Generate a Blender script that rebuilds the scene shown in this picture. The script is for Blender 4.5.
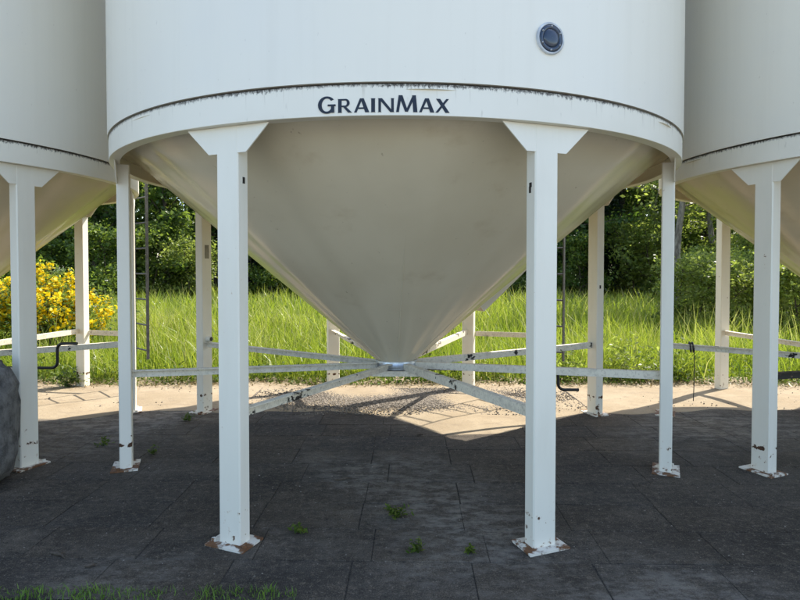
import bpy, math, random
import numpy as np
from mathutils import Vector, Matrix

PI = math.pi
R = math.radians
for o in list(bpy.data.objects):
    bpy.data.objects.remove(o)
scene = bpy.context.scene
C = scene.collection

# ------------------------------------------------------------------ camera
CAM_H = 1.542
PITCH = 1.4
cam_data = bpy.data.cameras.new('camera')
cam = bpy.data.objects.new('camera', cam_data)
C.objects.link(cam)
cam.location = (0, 0, CAM_H)
cam.rotation_euler = (R(90 - PITCH), 0, 0)
cam_data.sensor_width = 36.0
cam_data.lens = 36.0 * 586 / 800
cam_data.shift_y = -(35 - 586 * math.tan(R(PITCH))) / 800
cam_data.clip_start = 0.05
cam_data.clip_end = 2000
scene.camera = cam

# ------------------------------------------------------------------ light
SUN_EL, SUN_AZ = 50.0, 54.0           # azimuth clockwise from +Y (view direction)
world = bpy.data.worlds.new('World')
scene.world = world
world.use_nodes = True
wn = world.node_tree
bg = wn.nodes['Background']
sky = wn.nodes.new('ShaderNodeTexSky')
sky.sky_type = 'NISHITA'
sky.sun_disc = False
sky.sun_elevation = R(SUN_EL)
sky.sun_rotation = R(SUN_AZ)
sky.air_density = 1.0
sky.dust_density = 1.2
wn.links.new(sky.outputs[0], bg.inputs[0])
bg.inputs[1].default_value = 0.15

sd = bpy.data.lights.new('sun', 'SUN')
sd.energy = 3.4
sd.angle = R(0.53)
sd.color = (1.0, 0.94, 0.85)
sun = bpy.data.objects.new('sun', sd)
C.objects.link(sun)
to_sun = Vector((math.sin(R(SUN_AZ)) * math.cos(R(SUN_EL)), math.cos(R(SUN_AZ)) * math.cos(R(SUN_EL)), math.sin(R(SUN_EL))))
sun.rotation_euler = to_sun.to_track_quat('Z', 'Y').to_euler()
sun.location = to_sun * 60

vs = scene.view_settings
vs.view_transform = 'Standard'
vs.look = 'None'
vs.exposure = 1.5
vs.gamma = 1.0
vs.use_curve_mapping = False

# ------------------------------------------------------------------ helpers
rng = np.random.default_rng(7)
rnd = random.Random(11)
U = 2.2                                # layout unit in metres


def obj(name, mesh, mat=None, parent=None, loc=(0, 0, 0), rotz=0.0):
    o = bpy.data.objects.new(name, mesh)
    C.objects.link(o)
    o.location = loc
    o.rotation_euler = (0, 0, rotz)
    if parent is not None:
        o.parent = parent
    if mat is not None and mesh is not None and not mesh.materials:
        mesh.materials.append(mat)
    return o


def tag(o, label=None, cat=None, group=None, kind=None):
    if label:
        o['label'] = label
    if cat:
        o['category'] = cat
    if group:
        o['group'] = group
    if kind:
        o['kind'] = kind
    return o


def thing(name, label, cat, loc=(0, 0, 0), rotz=0.0, group=None):
    o = bpy.data.objects.new(name, None)
    o.empty_display_size = 0.1
    C.objects.link(o)
    o.location = loc
    o.rotation_euler = (0, 0, rotz)
    return tag(o, label, cat, group)


class MB:
    """collects shapes, builds one mesh"""

    def __init__(self):
        self.v, self.f, self.s = [], [], []

    def add(self, verts, faces, smooth=False):
        n = len(self.v)
        self.v += [tuple(p) for p in verts]
        self.f += [tuple(i + n for i in f) for f in faces]
        self.s += [smooth] * len(faces)
        return self

    def box(self, x0, x1, y0, y1, z0, z1, m=None):
        p = [Vector(q) for q in ((x0, y0, z0), (x1, y0, z0), (x1, y1, z0), (x0, y1, z0),
                                 (x0, y0, z1), (x1, y0, z1), (x1, y1, z1), (x0, y1, z1))]
        if m is not None:
            p = [m @ q for q in p]
        return self.add(p, [(3, 2, 1, 0), (4, 5, 6, 7), (0, 1, 5, 4), (1, 2, 6, 5), (2, 3, 7, 6), (3, 0, 4, 7)])

    def bbox(self, x0, x1, y0, y1, z0, z1, b):
        """upright bar with chamfered vertical edges"""
        prof = [(x0 + b, y0), (x1 - b, y0), (x1, y0 + b), (x1, y1 - b), (x1 - b, y1), (x0 + b, y1), (x0, y1 - b), (x0, y0 + b)]
        n = len(prof)
        v = [(x, y, z0) for x, y in prof] + [(x, y, z1) for x, y in prof]
        f = [(i, (i + 1) % n, n + (i + 1) % n, n + i) for i in range(n)]
        f += [tuple(range(n - 1, -1, -1)), tuple(range(n, 2 * n))]
        return self.add(v, f)

    def prism(self, poly, h0, h1, m):
        """polygon in local xy (ccw), extruded along local z, moved by matrix m"""
        n = len(poly)
        v = [m @ Vector((x, y, h0)) for x, y in poly] + [m @ Vector((x, y, h1)) for x, y in poly]
        f = [(i, (i + 1) % n, n + (i + 1) % n, n + i) for i in range(n)]
        f += [tuple(range(n - 1, -1, -1)), tuple(range(n, 2 * n))]
        return self.add(v, f)

    def tube(self, pts, rad, n=8, cap=True):
        pts = [Vector(p) for p in pts]
        if not hasattr(rad, '__len__'):
            rad = [rad] * len(pts)
        rings = []
        up = Vector((0, 0, 1))
        for i, p in enumerate(pts):
            d = (pts[min(i + 1, len(pts) - 1)] - pts[max(i - 1, 0)]).normalized()
            a = d.cross(up)
            if a.length < 1e-3:
                a = d.cross(Vector((0, 1, 0)))
            a.normalize()
            b = d.cross(a).normalized()
            rings.append([p + (a * math.cos(2 * PI * k / n) + b * math.sin(2 * PI * k / n)) * rad[i] for k in range(n)])
        v = [q for r_ in rings for q in r_]
        f = []
        for i in range(len(pts) - 1):
            for k in range(n):
                f.append((i * n + k, i * n + (k + 1) % n, (i + 1) * n + (k + 1) % n, (i + 1) * n + k))
        self.add(v, f, True)
        if cap:
            m = (len(pts) - 1) * n
            self.add(rings[0], [tuple(range(n))])
            self.add(rings[-1], [tuple(range(n - 1, -1, -1))])
        return self

    def lathe(self, prof, n=96, smooth=True, wob=None):
        v = []
        for (r_, z) in prof:
            for k in range(n):
                a = 2 * PI * k / n
                rr = r_ + (wob(a, r_) if wob else 0)
                v.append((rr * math.sin(a), -rr * math.cos(a), z))
        f = []
        for i in range(len(prof) - 1):
            for k in range(n):
                f.append((i * n + k, i * n + (k + 1) % n, (i + 1) * n + (k + 1) % n, (i + 1) * n + k))
        return self.add(v, f, smooth)

    def mesh(self, name):
        me = bpy.data.meshes.new(name)
        me.from_pydata(self.v, [], self.f)
        me.polygons.foreach_set('use_smooth', self.s)
        me.update()
        return me

    def build(self, name, mat, parent=None, loc=(0, 0, 0), rotz=0.0):
        return obj(name, self.mesh(name), mat, parent, loc, rotz)


def np_mesh(name, verts, faces_flat, loop_tot, attr=None, smooth=False):
    """fast mesh from numpy: verts (n,3), flat loop indices, per-face loop counts, attr (n,) random value"""
    me = bpy.data.meshes.new(name)
    me.vertices.add(len(verts))
    me.vertices.foreach_set('co', np.asarray(verts, np.float32).ravel())
    me.loops.add(len(faces_flat))
    me.loops.foreach_set('vertex_index', np.asarray(faces_flat, np.int32))
    st = np.concatenate(([0], np.cumsum(loop_tot)[:-1])).astype(np.int32)
    me.polygons.add(len(loop_tot))
    me.polygons.foreach_set('loop_start', st)
    me.polygons.foreach_set('loop_total', np.asarray(loop_tot, np.int32))
    if smooth:
        me.polygons.foreach_set('use_smooth', np.ones(len(loop_tot), bool))
    if attr is not None:
        a = me.attributes.new('tint', 'FLOAT', 'POINT')
        a.data.foreach_set('value', np.asarray(attr, np.float32))
    me.update(calc_edges=True)
    return me


# ------------------------------------------------------------------ materials
class NT:
    def __init__(self, name):
        self.m = bpy.data.materials.new(name)
        self.m.use_nodes = True
        self.t = self.m.node_tree
        self.b = self.t.nodes['Principled BSDF']
        self.out = self.t.nodes['Material Output']

    def n(self, kind, **kw):
        nd = self.t.nodes.new(kind)
        for k, v in kw.items():
            setattr(nd, k, v)
        return nd

    def link(self, a, b):
        self.t.links.new(a, b)

    def pos(self, scale=(1, 1, 1)):
        g = self.n('ShaderNodeNewGeometry')
        mp = self.n('ShaderNodeMapping')
        mp.inputs['Scale'].default_value = scale
        self.link(g.outputs['Position'], mp.inputs['Vector'])
        return mp.outputs[0]

    def objco(self, scale=(1, 1, 1)):
        g = self.n('ShaderNodeTexCoord')
        mp = self.n('ShaderNodeMapping')
        mp.inputs['Scale'].default_value = scale
        self.link(g.outputs['Object'], mp.inputs['Vector'])
        return mp.outputs[0]

    def noise(self, vec, scale, detail=4, rough=0.55):
        t = self.n('ShaderNodeTexNoise')
        t.inputs['Scale'].default_value = scale
        t.inputs['Detail'].default_value = detail
        t.inputs['Roughness'].default_value = rough
        self.link(vec, t.inputs['Vector'])
        return t.outputs['Fac']

    def ramp(self, fac, a, b, lo=0.0, hi=1.0):
        r_ = self.n('ShaderNodeMapRange')
        r_.clamp = True
        r_.interpolation_type = 'SMOOTHSTEP'
        self.link(fac, r_.inputs[0])
        r_.inputs[1].default_value = a
        r_.inputs[2].default_value = b
        r_.inputs[3].default_value = lo
        r_.inputs[4].default_value = hi
        return r_.outputs[0]

    def math(self, op, a, b=None):
        m = self.n('ShaderNodeMath', operation=op)
        for i, x in enumerate((a, b)):
            if x is None:
                continue
            if isinstance(x, (int, float)):
                m.inputs[i].default_value = x
            else:
                self.link(x, m.inputs[i])
        return m.outputs[0]

    def mix(self, fac, a, b):
        m = self.n('ShaderNodeMix', data_type='RGBA')
        if isinstance(fac, (int, float)):
            m.inputs[0].default_value = fac
        else:
            self.link(fac, m.inputs[0])
        for i, x in ((6, a), (7, b)):
            if isinstance(x, tuple):
                m.inputs[i].default_value = (*x, 1)
            else:
                self.link(x, m.inputs[i])
        return m.outputs[2]

    def zpos(self):
        g = self.n('ShaderNodeNewGeometry')
        s = self.n('ShaderNodeSeparateXYZ')
        self.link(g.outputs['Position'], s.inputs[0])
        return s.outputs

    def bump(self, h, strength, dist):
        b = self.n('ShaderNodeBump')
        b.inputs['Strength'].default_value = strength
        b.inputs['Distance'].default_value = dist
        self.link(h, b.inputs['Height'])
        self.link(b.outputs[0], self.b.inputs['Normal'])

    def base(self, col, rough, spec=0.5, metal=0.0):
        for s, v in (('Base Color', col), ('Roughness', rough)):
            if isinstance(v, tuple):
                self.b.inputs[s].default_value = (*v, 1)
            elif isinstance(v, (int, float)):
                self.b.inputs[s].default_value = v
            else:
                self.link(v, self.b.inputs[s])
        self.b.inputs['Specular IOR Level'].default_value = spec
        self.b.inputs['Metallic'].default_value = metal
        return self.m


PAINT = (0.79, 0.745, 0.635)
PAINT_D = (0.65, 0.60, 0.49)


def mat_wall():
    t = NT('bin_paint')
    st = t.noise(t.pos((9, 9, 0.35)), 1.6, 5)
    bl = t.noise(t.pos(), 0.9, 3)
    sp = t.noise(t.pos((1, 1, 0.6)), 38, 2)
    c = t.mix(t.ramp(st, 0.45, 0.8, 0, 0.16), PAINT, PAINT_D)
    c = t.mix(t.ramp(bl, 0.4, 0.75, 0, 0.25), c, (0.70, 0.69, 0.66))
    c = t.mix(t.ramp(sp, 0.72, 0.80, 0, 0.35), c, (0.45, 0.40, 0.32))
    t.bump(t.noise(t.pos((1.4, 1.4, 0.5)), 1.1, 2), 0.2, 0.012)
    return t.base(c, 0.42, 0.45)


def mat_cone():
    t = NT('cone_paint')
    bl = t.noise(t.pos(), 1.1, 4)
    sp = t.noise(t.pos(), 26, 3)
    stn = t.noise(t.pos((1, 1, 1.4)), 2.1, 5, 0.6)
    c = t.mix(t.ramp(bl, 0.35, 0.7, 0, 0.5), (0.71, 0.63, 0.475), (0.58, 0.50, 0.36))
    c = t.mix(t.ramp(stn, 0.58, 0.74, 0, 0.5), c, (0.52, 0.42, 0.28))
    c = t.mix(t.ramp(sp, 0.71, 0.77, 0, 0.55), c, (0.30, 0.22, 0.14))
    t.bump(t.noise(t.pos((1, 1, 0.7)), 1.7, 2), 0.35, 0.02)
    return t.base(c, 0.22, 0.5)


def mat_ring():
    """white ring with grime that ran down from the ledge on top of it"""
    t = NT('ring_paint')
    z = t.zpos()
    n1 = t.noise(t.pos((1, 1, 0.35)), 60, 5, 0.8)
    n2 = t.noise(t.pos((1, 1, 1)), 3.2, 2)
    n3 = t.noise(t.pos(), 70, 3, 0.7)
    length = t.math('MULTIPLY', t.math('MULTIPLY', t.ramp(n1, 0.35, 0.75), t.ramp(n2, 0.25, 0.7, 0.3, 1.0)), 0.030)
    edge = t.math('ADD', t.math('SUBTRACT', 2.447, length), -0.004)
    d = t.math('SUBTRACT', z[2], edge)
    g = t.ramp(d, -0.009, 0.009)
    g = t.math('MULTIPLY', g, t.ramp(n3, 0.32, 0.52, 0.35, 1.0))
    c = t.mix(t.ramp(t.noise(t.pos(), 1.4, 4), 0.4, 0.7, 0, 0.3), PAINT, PAINT_D)
    c = t.mix(t.ramp(t.noise(t.pos((1, 1, 0.3)), 30, 3), 0.66, 0.78, 0, 0.35), c, (0.42, 0.38, 0.30))
    c = t.mix(g, c, (0.060, 0.050, 0.038))
    run = t.math('MULTIPLY', t.ramp(t.noise(t.pos((1, 1, 0.05)), 34, 3, 0.6), 0.58, 0.72), t.ramp(z[2], 2.33, 2.44, 0, 0.35))
    c = t.mix(run, c, (0.30, 0.25, 0.17))
    return t.base(c, 0.45, 0.4)


def mat_leg(name, chip_lo=0.745, rust_base=0.12, dirt=0.25):
    t = NT(name)
    z = t.zpos()
    n = t.noise(t.pos(), 21, 4, 0.6)
    low = t.ramp(z[2], 0.02, 0.42, rust_base, 0.0)
    band = t.math('MULTIPLY', t.ramp(t.math('ABSOLUTE', t.math('SUBTRACT', z[2], 0.185)), 0.0, 0.03, 1, 0), t.ramp(t.noise(t.pos(), 1.3, 2), 0.42, 0.6, 0.10, 0.2))
    v = t.math('ADD', t.math('ADD', n, low), band)
    chip = t.ramp(v, chip_lo, chip_lo + 0.02)
    halo = t.ramp(v, chip_lo - 0.055, chip_lo + 0.01, 0, 0.4)
    c = t.mix(t.ramp(t.noise(t.pos((3, 3, 0.6)), 3, 4), 0.4, 0.75, 0, dirt), PAINT, PAINT_D)
    c = t.mix(halo, c, (0.45, 0.27, 0.12))
    rustc = t.mix(t.noise(t.pos(), 60, 3), (0.022, 0.016, 0.012), (0.13, 0.058, 0.024))
    c = t.mix(chip, c, rustc)
    t.bump(v, 0.12, 0.004)
    return t.base(c, t.ramp(v, chip_lo - 0.02, chip_lo + 0.02, 0.40, 0.85), 0.45)


def mat_plate():
    t = NT('plate_rust')
    n = t.noise(t.pos(), 8, 6, 0.66)
    n2 = t.noise(t.pos(), 48, 4, 0.6)
    rust = t.mix(n2, (0.05, 0.025, 0.014), (0.26, 0.12, 0.05))
    c = t.mix(t.ramp(n, 0.455, 0.54), (0.70, 0.65, 0.55), rust)
    t.bump(n, 0.3, 0.004)
    return t.base(c, 0.7, 0.3)


def mat_brace(name, lo, paint=(0.78, 0.71, 0.57)):
    t = NT(name)
    n = t.noise(t.pos(), 4.2, 6, 0.72)
    n2 = t.noise(t.pos(), 11, 6, 0.75)
    n3 = t.noise(t.pos(), 55, 4, 0.7)
    c = t.mix(t.ramp(n3, 0.50, 0.70, 0, 0.5), paint, (0.26, 0.21, 0.15))
    c = t.mix(t.ramp(n2, 0.46, 0.66, 0, 0.5), c, (0.42, 0.37, 0.29))
    c = t.mix(t.ramp(n2, 0.66, 0.72, 0, 0.85), c, (0.17, 0.09, 0.045))
    c = t.mix(t.ramp(n, lo, lo + 0.025), c, (0.016, 0.014, 0.012))
    t.bump(n2, 0.25, 0.003)
    return t.base(c, 0.6, 0.35)


def mat_plain(name, col, rough, spec=0.5, metal=0.0, var=0.25, scale=20):
    t = NT(name)
    n = t.noise(t.pos(), scale, 4)
    dark = tuple(x * (1 - var) for x in col)
    lite = tuple(min(1, x * (1 + var)) for x in col)
    c = t.mix(t.ramp(n, 0.3, 0.7), dark, lite)
    t.bump(n, 0.15, 0.002)
    return t.base(c, rough, spec, metal)


def mat_slab():
    t = NT('slab_concrete')
    oi = t.n('ShaderNodeObjectInfo')
    n1 = t.noise(t.pos(), 0.55, 7, 0.68)
    n2 = t.noise(t.pos((1, 1.3, 1)), 2.0, 7, 0.72)
    n3 = t.noise(t.pos(), 150, 3, 0.7)
    n4 = t.noise(t.pos(), 24, 6, 0.75)
    mp = t.n('ShaderNodeMapping')
    mp.inputs['Rotation'].default_value = (0, 0, 0.6)
    mp.inputs['Scale'].default_value = (1.2, 14, 1)
    g = t.n('ShaderNodeNewGeometry')
    t.link(g.outputs['Position'], mp.inputs['Vector'])
    n5 = t.noise(mp.outputs[0], 2.0, 6, 0.7)
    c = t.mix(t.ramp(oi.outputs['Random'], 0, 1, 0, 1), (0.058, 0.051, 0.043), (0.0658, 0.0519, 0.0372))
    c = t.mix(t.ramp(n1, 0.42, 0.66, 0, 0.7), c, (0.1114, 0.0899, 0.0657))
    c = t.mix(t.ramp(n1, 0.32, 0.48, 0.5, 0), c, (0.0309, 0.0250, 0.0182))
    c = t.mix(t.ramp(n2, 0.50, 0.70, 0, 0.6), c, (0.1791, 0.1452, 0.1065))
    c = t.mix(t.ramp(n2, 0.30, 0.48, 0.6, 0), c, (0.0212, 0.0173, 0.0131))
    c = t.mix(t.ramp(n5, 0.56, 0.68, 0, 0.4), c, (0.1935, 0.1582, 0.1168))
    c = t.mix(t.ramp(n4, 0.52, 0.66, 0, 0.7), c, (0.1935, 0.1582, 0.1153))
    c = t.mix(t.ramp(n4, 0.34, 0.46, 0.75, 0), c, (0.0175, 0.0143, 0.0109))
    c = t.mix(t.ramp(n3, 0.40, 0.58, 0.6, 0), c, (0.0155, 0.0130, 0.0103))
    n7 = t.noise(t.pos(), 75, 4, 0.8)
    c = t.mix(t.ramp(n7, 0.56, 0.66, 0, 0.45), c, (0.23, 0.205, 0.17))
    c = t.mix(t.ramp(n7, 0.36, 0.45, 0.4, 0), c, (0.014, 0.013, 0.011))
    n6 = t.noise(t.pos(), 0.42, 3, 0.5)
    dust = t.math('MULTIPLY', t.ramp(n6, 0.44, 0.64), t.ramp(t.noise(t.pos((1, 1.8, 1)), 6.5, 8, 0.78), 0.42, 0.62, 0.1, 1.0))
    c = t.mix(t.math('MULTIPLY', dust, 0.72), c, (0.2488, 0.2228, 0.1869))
    h = t.math('ADD', t.math('MULTIPLY', n3, 0.6), t.math('MULTIPLY', n4, 1.0))
    t.bump(h, 0.6, 0.007)
    return t.base(c, 0.9, 0.2)


def mat_sand_sun_patch():
    t = NT('sandy_dirt_sun_patch')
    n1 = t.noise(t.pos(), 1.6, 6, 0.65)
    n2 = t.noise(t.pos(), 40, 5, 0.7)
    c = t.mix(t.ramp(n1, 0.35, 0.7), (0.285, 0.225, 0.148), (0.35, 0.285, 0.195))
    c = t.mix(t.ramp(n2, 0.54, 0.70, 0, 0.45), c, (0.17, 0.13, 0.085))
    c = t.mix(t.ramp(t.noise(t.pos((1, 2, 1)), 4.5, 6, 0.7), 0.5, 0.66, 0, 0.45), c, (0.21, 0.165, 0.12))
    t.bump(t.math('ADD', n2, n1), 0.5, 0.012)
    return t.base(c, 0.95, 0.15)


def mat_soil():
    t = NT('field_soil')
    n1 = t.noise(t.pos(), 0.5, 6, 0.65)
    n2 = t.noise(t.pos(), 22, 5, 0.7)
    c = t.mix(t.ramp(n1, 0.35, 0.7), (0.055, 0.085, 0.020), (0.085, 0.105, 0.030))
    c = t.mix(t.ramp(n2, 0.50, 0.75, 0, 0.6), c, (0.10, 0.08, 0.045))
    t.bump(n2, 0.6, 0.03)
    return t.base(c, 0.95, 0.1)


def mat_leaf(name, a, b, trans=0.45, tcol=None, rough=0.42, spec=0.35):
    """leaf: colour by per-leaf tint, light passes through"""
    t = NT(name)
    at = t.n('ShaderNodeAttribute', attribute_name='tint')
    c = t.mix(at.outputs['Fac'], a, b)
    t.base(c, rough, spec)
    tr = t.n('ShaderNodeBsdfTranslucent')
    if tcol:
        c2 = t.mix(0.6, c, tcol)
    else:
        c2 = c
    t.link(c2, tr.inputs[0])
    mx = t.n('ShaderNodeMixShader')
    mx.inputs[0].default_value = trans
    t.link(t.b.outputs[0], mx.inputs[1])
    t.link(tr.outputs[0], mx.inputs[2])
    t.link(mx.outputs[0], t.out.inputs[0])
    return t.m


def mat_grass(name):
    t = NT(name)
    at = t.n('ShaderNodeAttribute', attribute_name='tint')
    c = t.mix(t.ramp(at.outputs['Fac'], 0.0, 0.55), (0.06, 0.125, 0.009), (0.23, 0.30, 0.025))
    c = t.mix(t.ramp(at.outputs['Fac'], 0.5, 0.9), c, (0.38, 0.40, 0.06))
    c = t.mix(t.ramp(at.outputs['Fac'], 0.93, 1.0), c, (0.48, 0.45, 0.18))
    t.base(c, 0.38, 0.5)
    tr = t.n('ShaderNodeBsdfTranslucent')
    t.link(t.mix(0.45, c, (0.34, 0.44, 0.03)), tr.inputs[0])
    mx = t.n('ShaderNodeMixShader')
    mx.inputs[0].default_value = 0.5
    t.link(t.b.outputs[0], mx.inputs[1])
    t.link(tr.outputs[0], mx.inputs[2])
    t.link(mx.outputs[0], t.out.inputs[0])
    return t.m


def mat_bark(name, a, b):
    t = NT(name)
    n = t.noise(t.pos((1, 1, 0.25)), 14, 5, 0.7)
    c = t.mix(t.ramp(n, 0.35, 0.65), a, b)
    t.bump(n, 0.7, 0.03)
    return t.base(c, 0.9, 0.2)


M = dict(
    wall=mat_wall(), cone=mat_cone(), ring=mat_ring(), leg=mat_leg('leg_paint'), gusset=mat_leg('gusset_paint', 0.80, 0.0),
    plate=mat_plate(), brace=mat_brace('brace_paint', 0.685), brace_worn=mat_brace('brace_worn', 0.575),
    brace_black=mat_brace('brace_rusted', 0.38, (0.20, 0.10, 0.05)),
    grime=mat_plain('grime', (0.045, 0.037, 0.027), 0.9, 0.2), letter=mat_plain('letter_navy', (0.014, 0.021, 0.036), 0.45, 0.3, 0, 0.12),
    steel=mat_plain('ladder_steel', (0.075, 0.078, 0.08), 0.55, 0.5, 0.3), black=mat_plain('black_enamel', (0.012, 0.012, 0.013), 0.35, 0.5),
    bolt=mat_plain('bolt_zinc', (0.42, 0.42, 0.42), 0.4, 0.5, 0.8), lens=mat_plain('sight_lens', (0.022, 0.035, 0.06), 0.08, 0.6, 0, 0.1),
    tag=mat_plain('tag_plate', (0.22, 0.20, 0.15), 0.5),
    rim=mat_plain('rim_grey', (0.50, 0.52, 0.53), 0.4), galv=mat_plain('galvanised', (0.50, 0.53, 0.56), 0.35, 0.5, 0.7),
    slab=mat_slab(), joint=mat_plain('joint_dirt', (0.048, 0.043, 0.036), 0.95, 0.1, 0, 0.4, 60), sand_sun_patch=mat_sand_sun_patch(), soil=mat_soil(),
    bounce=mat_plain('bounce_gravel', (0.27, 0.26, 0.24), 0.95, 0.15, 0, 0.4, 45), gravel=mat_plain('gravel_stone', (0.19, 0.165, 0.135), 0.9, 0.2, 0, 0.6, 37), rock=None,
    grass=mat_grass('grass_blades'),
    lawn=mat_leaf('lawn_blades', (0.09, 0.19, 0.018), (0.20, 0.31, 0.05), 0.4),
    weed=mat_leaf('weed_leaves', (0.055, 0.11, 0.014), (0.17, 0.21, 0.035), 0.45, None, 0.6, 0.2),
    litter=mat_leaf('dry_litter', (0.16, 0.12, 0.05), (0.30, 0.24, 0.11), 0.25),
    leaf_dark=mat_leaf('leaves_dark', (0.022, 0.058, 0.014), (0.095, 0.15, 0.03), 0.45, (0.15, 0.25, 0.02)),
    leaf_mid=mat_leaf('leaves_mid', (0.035, 0.085, 0.018), (0.19, 0.24, 0.05), 0.5, (0.26, 0.36, 0.03)),
    leaf_pale=mat_leaf('leaves_pale', (0.08, 0.13, 0.03), (0.29, 0.33, 0.09), 0.6, (0.38, 0.46, 0.06)),
    needle=mat_leaf('spruce_needles', (0.012, 0.032, 0.016), (0.03, 0.058, 0.024), 0.15),
    petal=mat_leaf('yellow_petals', (0.80, 0.55, 0.004), (0.88, 0.72, 0.02), 0.35, None, 0.5),
    bark=mat_bark('bark_brown', (0.045, 0.035, 0.025), (0.13, 0.105, 0.08)),
    bark_pale=mat_bark('bark_pale', (0.11, 0.095, 0.075), (0.28, 0.25, 0.20)),
)


def mat_rock():
    t = NT('boulder_stone')
    n = t.noise(t.pos(), 9, 6, 0.7)
    n2 = t.noise(t.pos(), 45, 5, 0.7)
    c = t.mix(t.ramp(n, 0.35, 0.66), (0.085, 0.083, 0.080), (0.22, 0.212, 0.20))
    c = t.mix(t.ramp(n2, 0.56, 0.7, 0, 0.7), c, (0.26, 0.25, 0.24))
    t.bump(t.math('ADD', n, n2), 0.7, 0.02)
    return t.base(c, 0.9, 0.2)


M['rock'] = mat_rock()

# ------------------------------------------------------------------ ground
PADROT = -0.0202
PAD_Y0, PAD_Y1 = 2.64, 7.62
mb = MB()
mb.box(-300, 300, -300, 300, -1.2, -0.055)
g = mb.build('ground', M['soil'])
tag(g, kind='structure')
bounce = MB().box(-60, 60, -60, 1.3, -0.0545, -0.045).build('bounce_ground', M['bounce'])  # added out of view to bounce sunlight onto the bin fronts
tag(bounce, kind='structure')

pad = MB().box(-9.2, 9.2, PAD_Y0, PAD_Y1, -0.054, -0.0035).build('concrete_pad', M['joint'], None, (0, 0, 0), PADROT)
tag(pad, kind='structure')
slab_w, slab_d, gap = 0.62, 0.372, 0.0044
meshes = []
for k in range(4):
    b = 0.0025
    x0, x1, y0, y1 = -slab_w / 2 + gap / 2, slab_w / 2 - gap / 2, -slab_d / 2 + gap / 2, slab_d / 2 - gap / 2
    j = [rnd.uniform(-0.003, 0.003) for _ in range(8)]
    bot = [(x0 + j[0], y0 + j[1]), (x1 + j[2], y0 + j[3]), (x1 + j[4], y1 + j[5]), (x0 + j[6], y1 + j[7])]
    top = [(x0 + j[0] + b, y0 + j[1] + b), (x1 + j[2] - b, y0 + j[3] + b), (x1 + j[4] - b, y1 + j[5] - b), (x0 + j[6] + b, y1 + j[7] - b)]
    v = [(x, y, -0.040) for x, y in bot] + [(x, y, -0.0025) for x, y in bot] + [(x, y, 0.0) for x, y in top]
    f = [(0, 1, 5, 4), (1, 2, 6, 5), (2, 3, 7, 6), (3, 0, 4, 7), (4, 5, 9, 8), (5, 6, 10, 9), (6, 7, 11, 10), (7, 4, 8, 11), (8, 9, 10, 11)]
    me = bpy.data.meshes.new('slab')
    me.from_pydata(v, [], f)
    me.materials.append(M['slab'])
    meshes.append(me)
nrow = int((PAD_Y1 - PAD_Y0) / slab_d)
for r_ in range(nrow):
    off = (0.12 if r_ % 3 == 1 else 0.0) + rnd.uniform(-0.03, 0.03)
    for c_ in range(-10, 11):
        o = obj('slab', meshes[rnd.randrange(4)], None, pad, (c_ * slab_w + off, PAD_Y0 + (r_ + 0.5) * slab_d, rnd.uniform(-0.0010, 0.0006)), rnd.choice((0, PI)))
        o.rotation_euler.x = rnd.uniform(-0.0025, 0.0025)
        o.rotation_euler.y = rnd.uniform(-0.0015, 0.0015)


# sandy dirt over the back of the pad; its pale ragged front paints sunlit ground
def sun_patch_front(x):
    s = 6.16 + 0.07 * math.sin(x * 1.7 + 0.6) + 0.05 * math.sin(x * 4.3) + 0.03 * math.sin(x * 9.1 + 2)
    s -= 1.0 * math.exp(-((x - 0.50) / (0.52 if x < 0.50 else 0.95)) ** 2)  # pale tongue painting the sun patch between two bin shadows
    s -= 0.40 * math.exp(-((x + 3.5) / 0.7) ** 2)  # smaller pale tongue painting sunlit ground at the left
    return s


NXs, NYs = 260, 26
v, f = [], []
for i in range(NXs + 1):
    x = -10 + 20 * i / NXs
    y0 = sun_patch_front(x)
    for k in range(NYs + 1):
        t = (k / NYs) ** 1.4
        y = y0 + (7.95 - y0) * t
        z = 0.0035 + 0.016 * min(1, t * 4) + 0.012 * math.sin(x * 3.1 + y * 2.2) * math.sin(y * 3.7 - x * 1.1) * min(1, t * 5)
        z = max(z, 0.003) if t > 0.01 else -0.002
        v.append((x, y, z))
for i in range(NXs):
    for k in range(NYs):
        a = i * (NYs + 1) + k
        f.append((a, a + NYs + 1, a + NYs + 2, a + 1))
me = bpy.data.meshes.new('sandy_dirt_sun_patch')
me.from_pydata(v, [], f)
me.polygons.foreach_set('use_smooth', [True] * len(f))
tag(obj('sandy_dirt_sun_patch', me, M['sand_sun_patch']), kind='structure')


def stones(n, fx, fy, smin, smax, zf, seed):
    r_ = np.random.default_rng(seed)
    x, y = fx(r_, n), fy(r_, n)
    s = r_.uniform(smin, smax, n)
    base = np.array([(1, 0, 0), (0, 1, 0), (-1, 0, 0), (0, -1, 0), (0, 0, 1), (0, 0, -1)], float)
    fac = np.array([(0, 1, 4), (1, 2, 4), (2, 3, 4), (3, 0, 4), (1, 0, 5), (2, 1, 5), (3, 2, 5), (0, 3, 5)])
    V = base[None] * s[:, None, None] * r_.uniform(0.5, 1.25, (n, 6, 1))
    a = r_.uniform(0, 2 * PI, n)
    ca, sa = np.cos(a)[:, None], np.sin(a)[:, None]
    X = V[:, :, 0] * ca - V[:, :, 1] * sa + x[:, None]
    Y = V[:, :, 0] * sa + V[:, :, 1] * ca + y[:, None]
    Z = V[:, :, 2] * 0.7 + (zf + s * 0.3)[:, None]
    P = np.stack([X, Y, Z], 2).reshape(-1, 3)
    F = (fac[None] + 6 * np.arange(n)[:, None, None]).reshape(-1)
    return P, F, np.full(n * 8, 3)


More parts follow.
